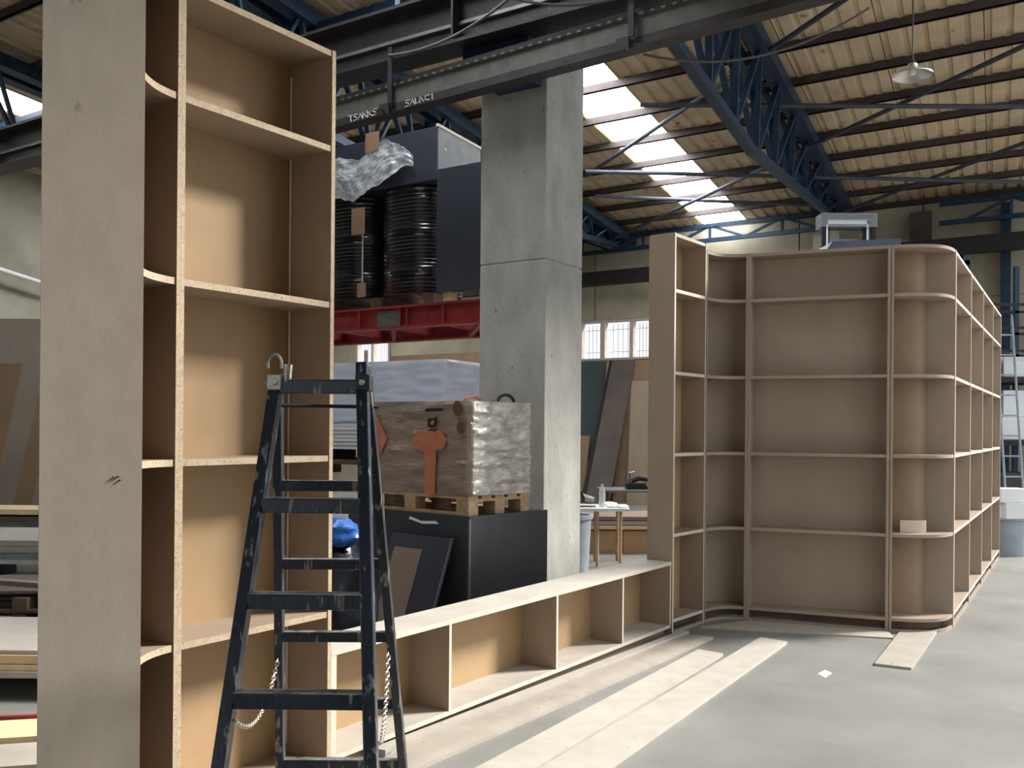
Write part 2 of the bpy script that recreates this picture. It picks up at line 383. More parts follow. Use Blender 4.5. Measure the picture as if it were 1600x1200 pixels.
# ================================================================== SHELVING
def arc(p0,t0,p1,t1,k=.55,n=14):
    p0=Vector(p0);p1=Vector(p1);L=(p1-p0).length*k*.72
    a=p0+t0*L; b=p1-t1*L; out=[]
    for i in range(n+1):
        u=i/n; out.append(p0*(1-u)**3+a*3*u*(1-u)**2+b*3*u*u*(1-u)+p1*u**3)
    return out
def offset(pts,d):
    """shift a line to its left by d"""
    out=[]
    for i,p in enumerate(pts):
        t=(pts[min(i+1,len(pts)-1)]-pts[max(i-1,0)]).normalized(); out.append(p+Vector((-t.y,t.x,0))*d)
    return out
def nrm(t): return Vector((-t.y,t.x,0))
def module(name,label,pts,d,zb,zs,ztop,th,ups,face,edge,t0=None,t1=None,back=None,dback=.012,plinth=None,group=None,uw=.02):
    """pts front line; zs undersides of the shelves; ups fractions (index positions) for uprights"""
    t=thing(name,pts[0],label,'shelving',group)
    bk=offset(pts,d)
    if t0 is not None: bk[0]=pts[0]+nrm(t0)*d
    if t1 is not None: bk[-1]=pts[-1]+nrm(t1)*d
    bki=[p.lerp(q,1-dback/d) for p,q in zip(pts,bk)]
    for z in zs+[ztop-th]:
        m=MB(); m.strip(pts,bki,z,z+th); m.build('shelf' if z!=ztop-th else 'top_board',[face,edge],t)
    m=MB(); m.strip(bki,bk,zb,ztop,0,0); m.build('back_panel',back or face,t)
    for (p,tn,wd,dd) in ups:
        n_=nrm(tn); m=MB(); n0=p-tn*wd/2
        m.strip([n0-n_*.004,n0+tn*wd-n_*.004],[n0+n_*dd,n0+tn*wd+n_*dd],0 if plinth is None else plinth,ztop+.002); m.build('upright',[face,edge],t)
    return t
# --- tall tower on the left: curved corner bay
zs_t=[.035,.702,1.396,2.078,2.772]; zt=3.221
tA=-.826
post=T0+D1*tA
phi=R(62); rr=.315; Cc=post+D2*rr
cv=[Cc-(D2*math.cos(phi*i/14)+D1*math.sin(phi*i/14))*rr for i in range(14,-1,-1)]     # from the end panel to the post
tE=(D2*math.sin(phi)*-1+D1*math.cos(phi))  # travel direction at the end panel
t=module('curved_corner_shelving','tall curved corner bookcase bay at left, ending in a wide plain panel',cv,.28,0.0,zs_t,zt,.026,[],mdf,chip,t0=tE,t1=D1,back=mdf_shade,plinth=0)
eo=nrm(tE)
m=MB(); m.strip([cv[0]-tE*.022-eo*.004,cv[0]-eo*.004],[cv[0]-tE*.022+eo*.31,cv[0]+eo*.31],0,zt+.002); ep=m.build('end_panel',[panelg,pale],t); ep['label']='wide plain grey MDF end panel'
m=MB()
q=cv[0]-tE*.0235
for dx,dz in ((.085,1.372),(.072,1.374),(.066,1.362)): m.lathe(q+eo*dx+UP*dz,[(0,0),(.004,.0),(.004,.004),(0,.004)],6)
m.build('screw_holes',blackink,ep)
m=MB(); m.strip([post-D1*.016-nrm(D1)*.006,post-nrm(D1)*.006],[post-D1*.016+nrm(D1)*.27,post+nrm(D1)*.27],0,zt+.003); m.build('upright',[mdf,chip],t)
# --- tower straight bay
p0=post+D1*.001; p1=T0-D1*.012
t=module('tall_shelving_bay','tall straight bookcase bay behind the ladder with six open compartments',[p0,p1],.27,0.0,zs_t,zt,.026,
         [(p0+D1*.010,D1,.018,.262),(p1-D1*.011,D1,.022,.262)],mdf,chip,back=mdf_in,plinth=0)
m=MB(); m.bar(p1-D1*.026+nrm(D1)*.25+UP*.1,p1-D1*.026+nrm(D1)*.25+UP*3.15,.010,.010); m.build('caulk_bead',pale,t)
# --- low unit
L0=T0-D1*.010; L1=Vector((1.212,7.262,0)); LD=(L1-L0).normalized(); LN=nrm(LD); LL=(L1-L0).length
t=thing('low_shelving_unit',L0,'long low bench-height bookcase joining the tower to the far shelving','shelving')
def lb(s0,s1,n0,n1,z0,z1,me=1):
    m=MB(); m.strip([L0+LD*s0+LN*n0,L0+LD*s1+LN*n0],[L0+LD*s0+LN*n1,L0+LD*s1+LN*n1],z0,z1); return m
lb(0,LL,-.004,.262,.525,.55).build('top_board',[plank,pale],t)
lb(0,LL,0,.25,.05,.074).build('bottom_board',[plank,pale],t)
lb(0,LL,.25,.262,.03,.525).build('back_panel',mdf_in,t)
lb(0,LL,.05,.07,0,.05).build('plinth',mdf,t)
for s_,wd in ((.001,.034),(.86,.02),(1.93,.02),(2.80,.02),(LL-.022,.02)): lb(s_,s_+wd,-.002,.25,.074,.525).build('divider',[mdf,pale],t)
# --- far shelving
zs_r=[.085,.733,1.345,1.966,2.592]; zr=2.99; tr_=.025; dR=.215
c0=Vector((1.218,7.26,0)); c1=Vector((1.552,7.70,0)); tc=(c1-c0).normalized()
m0=Vector((1.928,7.829,0)); m1=Vector((2.923,7.424,0)); tm=(m1-m0).normalized()
w0=Vector((3.51,7.615,0)); w1=Vector((6.0,11.80,0)); tw=(w1-w0).normalized()
def rail(t,pts,d=.02,inset=0):
    q=offset(pts,inset); m=MB(); m.strip(q,offset(q,d),0,.022); m.build('floor_rail',[mdf,mdf],t)
    q=offset(pts,.07); m=MB(); m.strip(q,offset(q,.015),.022,.085); m.build('plinth',wood_d,t)
p=[c0,c1-tc*.014]
t=module('narrow_shelving_bay','narrow bookcase bay with a plain end panel at the low unit\'s far end',p,dR,.03,zs_r,zr+.05,tr_,[(p[0]+tc*.012,tc,.022,.205),(p[1]-tc*.006,tc,.014,.205)],mdf,pale,back=mdf_in,plinth=0); rail(t,p)
p=arc(c1,tc,m0-tm*.012,tm,k=.62)
t=module('concave_corner_shelving','concave curved bookcase corner of the far shelving wall',p,dR,.03,zs_r,zr,tr_,[(c1-tc*.0+tc*.007,tc,.014,.205),(m0-tm*.018,tm,.018,.205)],mdf,mdf,t0=tc,t1=tm,plinth=0); rail(t,p)
p=[m0,m1]
t=module('wide_shelving_bay','widest flat bookcase bay of the far shelving, facing the camera',p,dR,.03,zs_r,zr,tr_,[(m0+tm*.003,tm,.022,.205),(m1-tm*.013,tm,.022,.205)],mdf,mdf,plinth=0); rail(t,p)
p=arc(m1+tm*.001,tm,w0,tw,k=.66)
t=module('convex_corner_shelving','rounded outer bookcase corner of the far shelving',p,dR,.03,zs_r,zr,tr_,[(m1+tm*.012,tm,.018,.205),(w0-tw*.012,tw,.02,.205)],mdf,mdf,t0=tm,t1=tw,back=browns,plinth=0); rail(t,p)
p=[w0,w1]; wl=(w1-w0).length; n=4
t=module('receding_shelving_row','four-bay bookcase row running away along the aisle at right',p,dR,.03,zs_r,zr,tr_,
   [(w0+tw*(.012 if i==0 else wl*i/n-(.012 if i==n else 0)),tw,.02,.205) for i in range(n+1)],mdf,pale,plinth=0); rail(t,p)
# bent offcut standing in the rounded corner
q=offset(arc(m1+tm*.03,tm,w0-tw*.03,tw,k=.66),.13)[1:9]
m=MB(); m.strip(q,offset(q,.006),.7585,.855,0,0); tag(m.build('bent_offcut',pale,base=q[0]+UP*.7585),'pale bent strip of board standing on a shelf in the rounded corner','offcut')

# ================================================================== PLANKS ON THE FLOOR
def planktop(name,quad,z0,th,mt,label):
    m=MB(); m.prism([Vector((x,y,z0)) for x,y in quad],UP*th); o=m.build(name,mt,base=Vector((quad[0][0],quad[0][1],z0))); return tag(o,label,'plank')
def ext(p,q,d): p=Vector(p);q=Vector(q); e=(p-q).normalized()*d; return (p.x+e.x,p.y+e.y)
planktop('floor_plank',[ext((-.545,4.50),(1.33,7.19),1.2),ext((-.36,4.40),(1.50,7.09),1.2),(1.50,7.09),(1.33,7.19)][::1],.0,.02,plank2,'pale floor plank closest to the low bookcase')
planktop('edge_strip',[ext((-.64,4.55),(1.30,7.265),.02),ext((-.57,4.52),(1.345,7.225),.02),(1.345,7.225),(1.30,7.265)],0,.035,plank,'narrow pale batten lying along the low bookcase plinth')
planktop('floor_plank',[ext((-.124,4.376),(1.314,6.708),1.3),ext((.150,4.382),(1.461,6.581),1.3),(1.461,6.581),(1.314,6.708)],0,.018,plank,'middle pale floor plank with its far end cut square')
planktop('floor_plank',[ext((.168,4.382),(1.853,7.114),1.3),ext((.478,4.389),(2.012,6.972),1.3),(2.012,6.972),(1.853,7.114)],0,.018,plank,'outermost long pale floor plank nearest the open floor')
planktop('floor_plank',[(2.408,6.346),(2.607,6.235),(3.30,7.42),(3.04,7.46)],0,.016,plank2,'short plank jutting out from under the rounded corner')
planktop('floor_plank',[(1.49,7.505),(2.86,7.15),(2.91,7.385),(1.93,7.775)],0,.012,panelg,'grey-brown board lying flat along the foot of the far shelving')
m=MB(); m.prism([(1.962,6.117,0),(1.977,6.024,0),(2.058,6.136,0),(2.04,6.217,0)],UP*.002); tag(m.build('paper_scrap',paper,base=(2,6.1,0)),'small white scrap of paper on the open concrete floor','paper')

# ================================================================== STEP LADDER
Zt=3.0
t=thing('step_ladder',(-.62,3.0,0),'worn dark blue double-sided step ladder splashed with paint','ladder')
def P(px,py,Y):
    u=px-800; v=669-py; c_,s_=math.cos(R(.47)),math.sin(R(.47)); return Vector(((u*c_-v*s_)*Y/1500,Y,EYE+(u*s_+v*c_)*Y/1500))
fl_t=P(434,588,2.98); fr_t=P(566,570,2.98); fl_b=Vector((-1.0,2.27,0)); fr_b=Vector((-.335,2.27,0))
rl_t=P(434,600,3.06); rr_t=P(571,572,3.06)
# carry each rail down to the floor along its line
def tofloor(a,b): d=b-a; return a+d*(a.z/-d.z)
fl_b=tofloor(fl_t,P(345,1190,2.556)); fr_b=tofloor(fr_t,P(580,1190,2.556))
rl_b=tofloor(rl_t,P(438,1190,3.645)); rr_b=tofloor(rr_t,P(629,1190,3.645))
X=Vector((1,0,0))
for p,q in ((fl_t,fl_b),(fr_t,fr_b)):
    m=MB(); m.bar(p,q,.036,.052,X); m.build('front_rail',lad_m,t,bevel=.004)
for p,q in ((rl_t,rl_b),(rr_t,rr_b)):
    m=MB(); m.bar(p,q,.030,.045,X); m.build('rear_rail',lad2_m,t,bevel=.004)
def at(p,q,z): return p+(q-p)*((p.z-z)/(p.z-q.z))
def rung(a,b,z,h,dpt,name,mt):
    p=at(*a,z); q=at(*b,z); m=MB(); m.box(p+Vector((.012,-dpt/2,-h/2)),(q-p)-X*.024,Vector((0,dpt,0)),UP*h); tr=m.build(name,mt,t,bevel=.003)
    m=MB(); m.box(p+Vector((.014,-dpt/2+.003,h/2)),(q-p)-X*.028,Vector((0,dpt-.006,0)),UP*.0015); m.build('worn_top',worn_m,tr)
FL=(fl_t,fl_b);FR=(fr_t,fr_b);RL=(rl_t,rl_b);RR=(rr_t,rr_b)
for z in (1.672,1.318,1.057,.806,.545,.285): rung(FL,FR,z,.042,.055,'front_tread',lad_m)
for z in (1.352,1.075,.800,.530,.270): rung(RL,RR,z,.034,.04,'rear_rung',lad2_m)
m=MB(); p=at(*FL,1.615); q=at(*RR,1.615); m.tube([p-X*.03+Vector((0,.02,0)),q+X*.03],.006,8); m.build('hinge_rod',black_st,t)
for a in (FL,FR):
    m=MB(); p=at(*a,1.66)-Vector((.02,.03,0)); m.box(p,(.045,0,0),(0,.09,0),(0,0,.05)); hp=m.build('hinge_plate',galv_m if a is FL else lad2_m,t,bevel=.004)
    m=MB(); c_=p+Vector((.022,-.012,.025)); m.tube([c_,c_+Vector((0,.11,0))],.009,8); m.build('hinge_bolt',galv_m,hp)
m=MB(); c_=fl_t+Vector((-.010,0,.02)); m.tube([c_+Vector((.022*math.cos(a),0,.034*math.sin(a)+.015)) for a in [math.pi*i/10 for i in range(-1,12)]],.005,6); m.build('hinge_hook',galv_m,t)
m=MB(); m.tube([fl_t+Vector((-.03,-.03,-.03)),fl_t+Vector((.045,-.03,.0))],.011,8); m.tube([fl_t+Vector((.035,-.03,-.02)),fl_t+Vector((.04,-.03,.035))],.013,8); m.tube([fr_t+Vector((.012,0,.0)),fr_t+Vector((.012,0,.045))],.007,6); m.build('hinge_pin',galv_m,t)
def chain(p,q,sag,name):
    m=MB(); pts=swag(p,q,sag,40)
    for i in range(0,40):
        a=pts[i]; b=pts[i+1]; d=(b-a); sd=(d.cross(UP).normalized() if i%2 else d.cross(d.cross(UP)).normalized())*.0055
        e=d*.2; m.tube([a-e+sd*.2,a+sd,b+sd,b+e+sd*.2],.0017,4); m.tube([a-e-sd*.2,a-sd,b-sd,b+e-sd*.2],.0017,4)
    m.build(name,chain_m,t)
chain(at(*RL,.72)+Vector((.0,-.02,0)),at(*FL,.755)+Vector((.02,0,0)),.10,'spreader_chain')
chain(at(*RR,.75)+Vector((-.01,-.02,0)),at(*FR,.70)+Vector((.02,.02,0)),.10,'spreader_chain')

# ================================================================== MIDDLE GROUND: box, pallet load
F1=az(42.0); F2=az(-50.0)        # right face direction, front face direction (to the left)
def face_box(c,l,d,z0,z1,m=None): m=m or MB(); m.box(Vector((c[0],c[1],z0)),F2*l,F1*d,UP*(z1-z0)); return m
bc=(-.295,6.80)
t=thing('charcoal_crate',(bc[0],bc[1],0),'big charcoal laminated crate carrying the brown pallet load','crate')
c3=Vector((bc[0],bc[1],0))
m=MB(); m.box(c3+F2*.018,F2*1.27,F1*.018,UP*.90); m.build('front_panel',blackbox,t)
m=MB(); m.box(c3,F2*.018,F1*.86,UP*.90); m.build('side_panel',blackbox,t)
m=MB(); m.box(c3+F2*1.288,F2*.018,F1*.86,UP*.90); m.build('side_panel',blackbox,t)
m=MB(); m.box(c3+F2*.018+F1*.842,F2*1.27,F1*.018,UP*.90); m.build('rear_panel',blackbox,t)
m=MB(); m.box(c3+UP*.90,F2*1.306,F1*.86,UP*.02); m.build('lid',blackbox,t)
m=MB(); m.box(c3-F1*.003-F2*.003,F2*.014,F1*.014,UP*.90); m.build('edge_trim',greyst,t)
# pallet
pc=c3+F2*.05+F1*.04+UP*.92
t=thing('wooden_pallet',pc,'wooden pallet on top of the charcoal crate','pallet')
PL,PD=1.2,.66
for j in range(3): m=MB(); m.box(pc+F1*(j*(PD-.1)/2),F2*PL,F1*.1,UP*.02); m.build('bottom_slat',palletw,t)
for j in range(3):
    for i in range(3): m=MB(); m.box(pc+F1*(j*(PD-.1)/2)+F2*(i*(PL-.12)/2)+UP*.02,F2*.12,F1*.1,UP*.075); m.build('block',palletw,t)
for j in range(3): m=MB(); m.box(pc+F2*(j*(PL-.12)/2)+UP*.095,F2*.12,F1*PD,UP*.02); m.build('stringer',palletw,t)
for j in range(5): m=MB(); m.box(pc+F1*(j*(PD-.1)/4)+UP*.115,F2*PL,F1*.1,UP*.02); m.build('top_slat',palletw,t)
# wrapped load: subdivided box with creased film
def wrapped(name,c,e1,l,e2,d,z0,z1,mt,parent,amp=.012,nz=26,nx=30,fold=3.0,seed=0,round_=.03):
    """rounded box skin with horizontal film creases"""
    m=MB(); per=[]
    cs=[(0,0),(l,0),(l,d),(0,d)]; N=[(0,-1),(1,0),(0,1),(-1,0)]
    for s_ in range(4):
        p=Vector(cs[s_]);q=Vector(cs[(s_+1)%4]); k=nx if s_%2==0 else max(8,int(nx*d/l))
        for i in range(k): per.append((p.lerp(q,(i+.5)/k),N[s_]))
    n=len(per)
    for j in range(nz+1):
        z=z0+(z1-z0)*j/nz
        for (p,nn) in per:
            x,y=p; cx=min(max(x,round_),l-round_); cy=min(max(y,round_),d-round_)
            dx,dy=x-cx,y-cy; L=math.hypot(dx,dy)
            if L>round_: x,y=cx+dx/L*round_,cy+dy/L*round_
            a=amp*noise.noise(Vector((x*fold+seed,y*fold,z*26)))+amp*.6*noise.noise(Vector((x*9+seed,y*9,z*60)))
            if j in (0,nz): a-=.01
            x+=nn[0]*a; y+=nn[1]*a
            m.v.append(Vector(c)+Vector(e1)*x+Vector(e2)*y+UP*(z))
    for j in range(nz):
        for i in range(n):
            i2=(i+1)%n; m.face([j*n+i2,j*n+i,(j+1)*n+i,(j+1)*n+i2],0,True)
    m.face([nz*n+i for i in range(n)][::-1]); m.face(list(range(n)))
    return m.build(name,mt,parent)
lc=c3+F2*.045+F1*.035
t=thing('wrapped_pallet_load',lc+UP*1.056,'brown sheet stack wrapped in creased clear film on the wooden pallet','pallet load')
wrapped('wrapped_stack',lc,F2,1.2,F1,.66,1.056,1.745,brownwr,t,amp=.018)
m=MB(); nu,nv=30,44
for j in range(nv+1):
    for i in range(nu+1):
        y=.02+.62*i/nu; z=1.06+.68*j/nv
        o_=.022+.016*noise.noise(Vector((y*3,z*26,9)))+.010*noise.noise(Vector((y*11,z*45,4)))+.02*max(0,noise.noise(Vector((y*2.2,z*9,1))))
        m.v.append(lc+F1*y-F2*o_+UP*z)
for j in range(nv):
    for i in range(nu): q=j*(nu+1)+i; m.face([q,q+1,q+nu+2,q+nu+1],0,True)
m.build('side_film',glarefilm,t)
def frontmark(pts,mt,name,off=.016):
    """flat mark on the front of the load; pts (distance from the corner, z)"""
    m=MB(); m.prism([lc+F2*a+UP*z-F1*off for a,z in pts],-F1*.003); m.build(name,mt,t)
frontmark([(.42,1.06),(.32,1.06),(.31,1.38),(.23,1.40),(.20,1.46),(.27,1.53),(.52,1.52),(.56,1.40),(.43,1.37)],orange,'orange_print')
frontmark([(1.09,1.06),(1.02,1.06),(1.03,1.33),(.90,1.36),(.84,1.46),(.93,1.60),(1.02,1.72),(1.17,1.70),(1.18,1.3)],orange,'orange_print')
frontmark([(.40,1.555),(.36,1.545),(.32,1.555),(.30,1.60),(.31,1.63),(.34,1.615),(.37,1.62),(.40,1.61)],blackink,'logo_ring')
frontmark([(.375,1.575),(.34,1.568),(.325,1.595),(.35,1.605)],brownwr,'logo_centre',.019)
frontmark([(.43,1.665),(.24,1.672),(.25,1.692),(.42,1.688)],blackink,'logo_bar'); frontmark([(.42,1.535),(.33,1.515),(.30,1.53),(.34,1.535)],blackink,'logo_bar')
for a,z,r_ in ((.10,1.70,.055),(.07,1.56,.045)): frontmark([(a+r_*.8*math.cos(x),z-.01+r_*math.sin(x)) for x in [2*math.pi*i/14 for i in range(14)]][::-1],wood_d,'round_mark')
for s_,x in ((.52,.0),(.30,0)):
    pass
m=MB(); cc=lc+F1*.50+F2*.10+UP*1.735
m.tube([cc+F1*(.09*math.cos(a))+UP*(.012+.055*math.sin(a)) for a in [math.pi*i/12 for i in range(13)]],.013,6); m.build('film_roll_end',blackink,t)
m=MB(); cc=lc+F1*.1+F2*.06+UP*1.735
m.tube([cc+F1*(.08*math.cos(a))+UP*(.01+.03*math.sin(a)) for a in [math.pi*i/12 for i in range(13)]],.012,6); m.build('film_roll_end',orange,t)
# dark framed panel leaning on the crate
t=thing('framed_panel',c3+F2*.12-F1*.30,'dark framed panel with brown infill leaning on the charcoal crate','panel')
def lean(a,h,o=0):   # along the front face, height along the panel
    return c3+F2*(.10+a)-F1*(.028+(.30*(1-h/.86)))-F1*o+UP*(h*.95)
def lq(mb,a0,a1,h0,h1,o0,o1,m=0):
    q=[lean(a0,h0,o0),lean(a1,h0,o0),lean(a1,h1,o0),lean(a0,h1,o0)]; mb.prism(q,-F1*(o1-o0),m)
m=MB(); lq(m,0,.62,0,.80,0,.02); m.build('dark_board',navybox,t)
m=MB(); lq(m,.26,.55,0,.70,.02,.026); m.build('infill_panel',taupe,t)
m=MB(); lq(m,0,.008,0,.80,.02,.024); m.build('bright_edge',greyst,t)
m=MB(); q=[c3+F2*a-F1*.004+UP*z for a,z in ((.30,.848),(.33,.868),(.48,.858),(.60,.886),(.61,.865),(.47,.838))]; m.prism(q,-F1*.002); tag(m.build('paper_strip',paper,base=q[0]),'torn white paper strip stuck to the front of the charcoal crate','paper')
# bags between the tower and the crate
def blob(name,c,r,sc,mt,label,cat,seed=0,base=None):
    m=MB(); nu,nv=26,16; c=Vector(c)
    for j in range(nv+1):
        ph=math.pi*j/nv
        for i in range(nu):
            th_=2*math.pi*i/nu; d=Vector((math.sin(ph)*math.cos(th_),math.sin(ph)*math.sin(th_),-math.cos(ph)))
            k=1+.22*noise.noise(d*2.3+Vector((seed,0,0)))+.12*noise.noise(d*6+Vector((0,seed,0)))
            p=Vector((d.x*sc[0],d.y*sc[1],d.z*sc[2]))*r*k; v=c+p
            if base is not None: v.z=max(v.z,base)
            m.v.append(v)
    for j in range(nv):
        for i in range(nu): i2=(i+1)%nu; m.face([j*nu+i,j*nu+i2,(j+1)*nu+i2,(j+1)*nu+i],0,True)
    return tag(m.build(name,mt,base=c),label,cat)
blob('rubbish_sack',(-1.12,6.05,.40),.36,(.75,.7,1.22),black_bag,'full black rubbish sack beside the charcoal crate behind the ladder','sack',1,.0)
blob('plastic_bag',(-1.10,6.02,.88),.14,(1.1,.9,.65),blue_bag,'crumpled blue plastic bag on top of the black sack','bag',5,.80)

# ================================================================== RED RACK WITH WRAPPED STOCK
rb=1.0
t=thing('red_steel_rack',W(1.25,rb,0),'red steel storage rack behind the concrete column','rack')
def rk(a0,a1,b0,b1,z0,z1,name,mt=red_m,bevel=0): m=MB(); m.box(W(a0,b0,z0),B1*(a1-a0),B2*(b1-b0),UP*(z1-z0)); return m.build(name,mt,t,bevel=bevel)
for a,b in ((1.0,rb+.02),(1.3,rb+1.25),(4.6,rb+.02),(4.6,rb+1.25)): rk(a,a+.12,b,b+.12,0,2.86,'post')
for b,nm in ((rb,'front_beam'),(rb+1.3,'rear_beam')):
    rk(1.2,4.8,b+.04,b+.06,2.645,2.875,nm); rk(1.2,4.8,b-.02,b+.12,2.86,2.885,nm+'_flange'); rk(1.2,4.8,b-.02,b+.12,2.64,2.66,nm+'_flange')
for a in (1.4,2.0,2.8,3.6,4.3): rk(a,a+.08,rb+.06,rb+1.34,2.70,2.80,'cross_member')
for a in (1.75,2.25,2.35,2.95): rk(a,a+.02,rb-.01,rb+.04,2.66,2.86,'stiffener')
rk(2.38,2.72,rb+.03,rb+.036,2.67,2.84,'rating_plate',greyst)
for a in (1.3,2.5,3.7): m=MB(); m.bar(W(a,rb+.06,2.66),W(a+.9,rb+1.3,2.66),.05,.05); m.build('diagonal_brace',red_m,t)
rk(1.1,2.5,rb+.02,rb+.10,.78,.95,'lower_beam'); rk(1.3,2.5,rb+1.25,rb+1.33,.78,.95,'lower_beam')
rk(1.2,4.8,rb+.0,rb+1.35,1.12,1.17,'deck',wood_d); 
for a in (1.35,2.7,4.3): rk(a,a+.1,rb+.05,rb+1.3,.95,1.12,'deck_bearer',wood_d)
# top level: ribbed black wrapped pallet
t=thing('black_wrapped_pallet',W(1.9,rb+.1,2.886),'tall pallet in ribbed black stretch film with torn silver film on top','pallet load')
for a in (1.98,2.75,3.5):
    m=MB(); m.box(W(a,rb+.12,2.886),B1*.14,B2*.9,UP*.13); m.build('pallet_block',wood_d,t)
def ribbed(name,a0,l,b0,d,z0,z1,mt,parent,rnd=.40,rib=.042,amp=.011):
    m=MB(); per=[]; seg=10
    for cx,cy,s_ in ((l-rnd,rnd,-90),(l-rnd,d-rnd,0),(rnd,d-rnd,90),(rnd,rnd,180)):
        for i in range(seg+1):
            a=R(s_+90*i/seg); per.append((cx+rnd*math.cos(a),cy+rnd*math.sin(a),math.cos(a),math.sin(a)))
    n=len(per); nz=int((z1-z0)/rib)*4
    for j in range(nz+1):
        z=z0+(z1-z0)*j/nz; k=amp*math.sin(2*math.pi*(z-z0)/rib)
        for x,y,nx_,ny_ in per: kk=k+.006*noise.noise(Vector((x*4,y*4,z*18))); m.v.append(W(a0+x+nx_*kk,b0+y+ny_*kk,z))
    for j in range(nz):
        for i in range(n): i2=(i+1)%n; m.face([j*n+i2,j*n+i,(j+1)*n+i,(j+1)*n+i2],0,True)
    m.face([nz*n+i for i in range(n)][::-1]); m.face(list(range(n)))
    return m.build(name,mt,parent)
ribbed('wrapped_drum',1.95,.92,rb+.08,.9,3.016,4.22,filmblk,t); ribbed('wrapped_drum',2.88,.92,rb+.08,.9,3.016,4.22,filmblk,t)
m=MB(); m.box(W(1.90,rb+.06,4.22),B1*1.95,B2*.95,UP*.58); m.build('cover_box',navybox,t,bevel=.01)
m=MB(); m.box(W(1.892,rb+.06,4.2),-B1*.004,B2*.95,UP*.62); m.build('side_film',clear,t)
m=MB(); m.box(W(1.885,rb+.05,4.79),B1*.03,B2*.98,UP*.03); m.build('top_edge_strip',pale,t)
# torn silver sheet draped on the front
m=MB(); nu,nv=46,24
TT=[(2.17,4.50),(2.35,4.63),(2.55,4.73),(2.70,4.70),(2.97,4.56),(3.25,4.63),(3.85,4.60)]; TB=[(2.17,4.42),(2.35,4.36),(2.60,4.27),(2.80,4.20),(3.05,4.10),(3.25,4.17),(3.85,4.25)]
def lin(tab,x):
    for (x0,y0),(x1,y1) in zip(tab,tab[1:]):
        if x<=x1: return y0+(y1-y0)*(x-x0)/(x1-x0)
    return tab[-1][1]
for j in range(nv+1):
    for i in range(nu+1):
        a=2.17+1.66*i/nu; v=j/nv
        top=lin(TT,a)+.03*noise.noise(Vector((a*9,1,0)))+.015*noise.noise(Vector((a*27,1,3))); bot=lin(TB,a)+.05*noise.noise(Vector((a*8,5,0)))+.02*noise.noise(Vector((a*25,5,3)))
        z=bot+(top-bot)*v
        m.v.append(W(a,rb+.01-.05*(1+noise.noise(Vector((a*3.5,z*4,2))))-.035*noise.noise(Vector((a*9+z*5,z*9-a*4,2)))-.02*abs(noise.noise(Vector((a*17,z*19,6)))),z))
for j in range(nv):
    for i in range(nu): q=j*(nu+1)+i; m.face([q+1,q,q+nu+1,q+nu+2],0,False)
o=m.build('torn_silver_film',foil,t); so=o.modifiers.new('thick','SOLIDIFY'); so.thickness=.004
for a,z0,z1 in ((2.66,4.62,4.84),(2.86,3.72,4.02)): m=MB(); m.box(W(a,rb-.045,z0),B1*.20,B2*.004,UP*(z1-z0)); m.build('tape_patch',tape,t)
m=MB(); m.box(W(2.93,rb+.02,3.05),B1*.022,B2*.004,UP*.95); m.build('strap',pale,t)
m=MB(); m.box(W(2.88,rb+.01,3.02),B1*.13,B2*.004,UP*.16); m.build('tape_patch',tape,t)
# charcoal panel stack in front on the right
t=thing('dark_panel_stack',W(1.0,rb-.06,2.886),'block of dark blue-grey panels standing on the rack beside the column','panel stack')
for a in (1.15,1.62): m=MB(); m.box(W(a,rb-.04,2.886),B1*.12,B2*.10,UP*.10); m.build('pallet_block',palletw,t)
for i in range(4): m=MB(); m.box(W(1.02,rb-.06+i*.028,2.986),B1*.80,B2*.026,UP*1.30); m.build('panel',navybox,t)
# lower level: white wrapped stack
t=thing('white_wrapped_stack',W(1.75,rb+.05,1.17),'white film-wrapped stack of boards on the lower rack level','pallet load')
for a in (1.85,2.8,3.8): m=MB(); m.box(W(a,rb+.1,1.17),B1*.12,B2*.9,UP*.12); m.build('bearer',wood_d,t)
wrapped('wrapped_boards',W(1.76,rb+.05),B1,2.35,B2,1.05,1.60,2.285,whitewr,t,amp=.010,nx=40,seed=3,round_=.015)
for i in range(7): m=MB(); m.box(W(1.80+.01*(i%2),rb+.07-.01*(i%3),1.292+i*.044),B1*2.4,B2*1.0,UP*.038); m.build('board',white_m,t)
m=MB(); m.box(W(1.9,rb+1.9,2.22),B1*2.0,B2*.9,UP*.30); m.box(W(1.95,rb+1.95,0),B1*1.9,B2*.8,UP*2.22,1); tag(m.build('board_pile',[wood_l,wood_d],base=W(1.9,rb+1.9,0)),'pale timber pile rising behind the white wrapped stack','board pile')

# ================================================================== RIGHT OF THE COLUMN: benches, bin, boards
def table(name,c,e1,l,e2,d,z,label,mt,legm,legs):
    t=thing(name,(c.x,c.y,0),label,'table')
    m=MB(); m.box(c+UP*(z-.035),e1*l,e2*d,UP*.035); m.build('table_top',mt,t,bevel=.006)
    for u,v in legs: m=MB(); m.tube([c+e1*u+e2*v,c+e1*u+e2*v+UP*(z-.036)],.018,8); m.build('leg',legm,t)
    return t
Xv=Vector((1,0,0)); Yv=Vector((0,1,0))
tc1=Vector((.55,10.75,0))
table('work_table',tc1,Xv,.78,Yv,.6,.66,'small work table with white top just right of the column',white_m,palletw,[(.42,.05),(.68,.05),(.44,.55),(.70,.55)])
m=MB(); m.lathe((1.03,10.92,.66),[(0,0),(.035,0),(.038,.02),(.034,.10),(.038,.16),(.03,.20),(.014,.24),(.016,.265),(0,.265)],14); tag(m.build('water_bottle',mat('clear_bottle',sr(220,226,228),.1,alpha=.55),base=(1.03,10.92,.66)),'clear plastic bottle standing on the white work table','bottle')
t=thing('circular_saw',(.80,11.0,.66),'hand power saw with round guard lying on the white work table','tool')
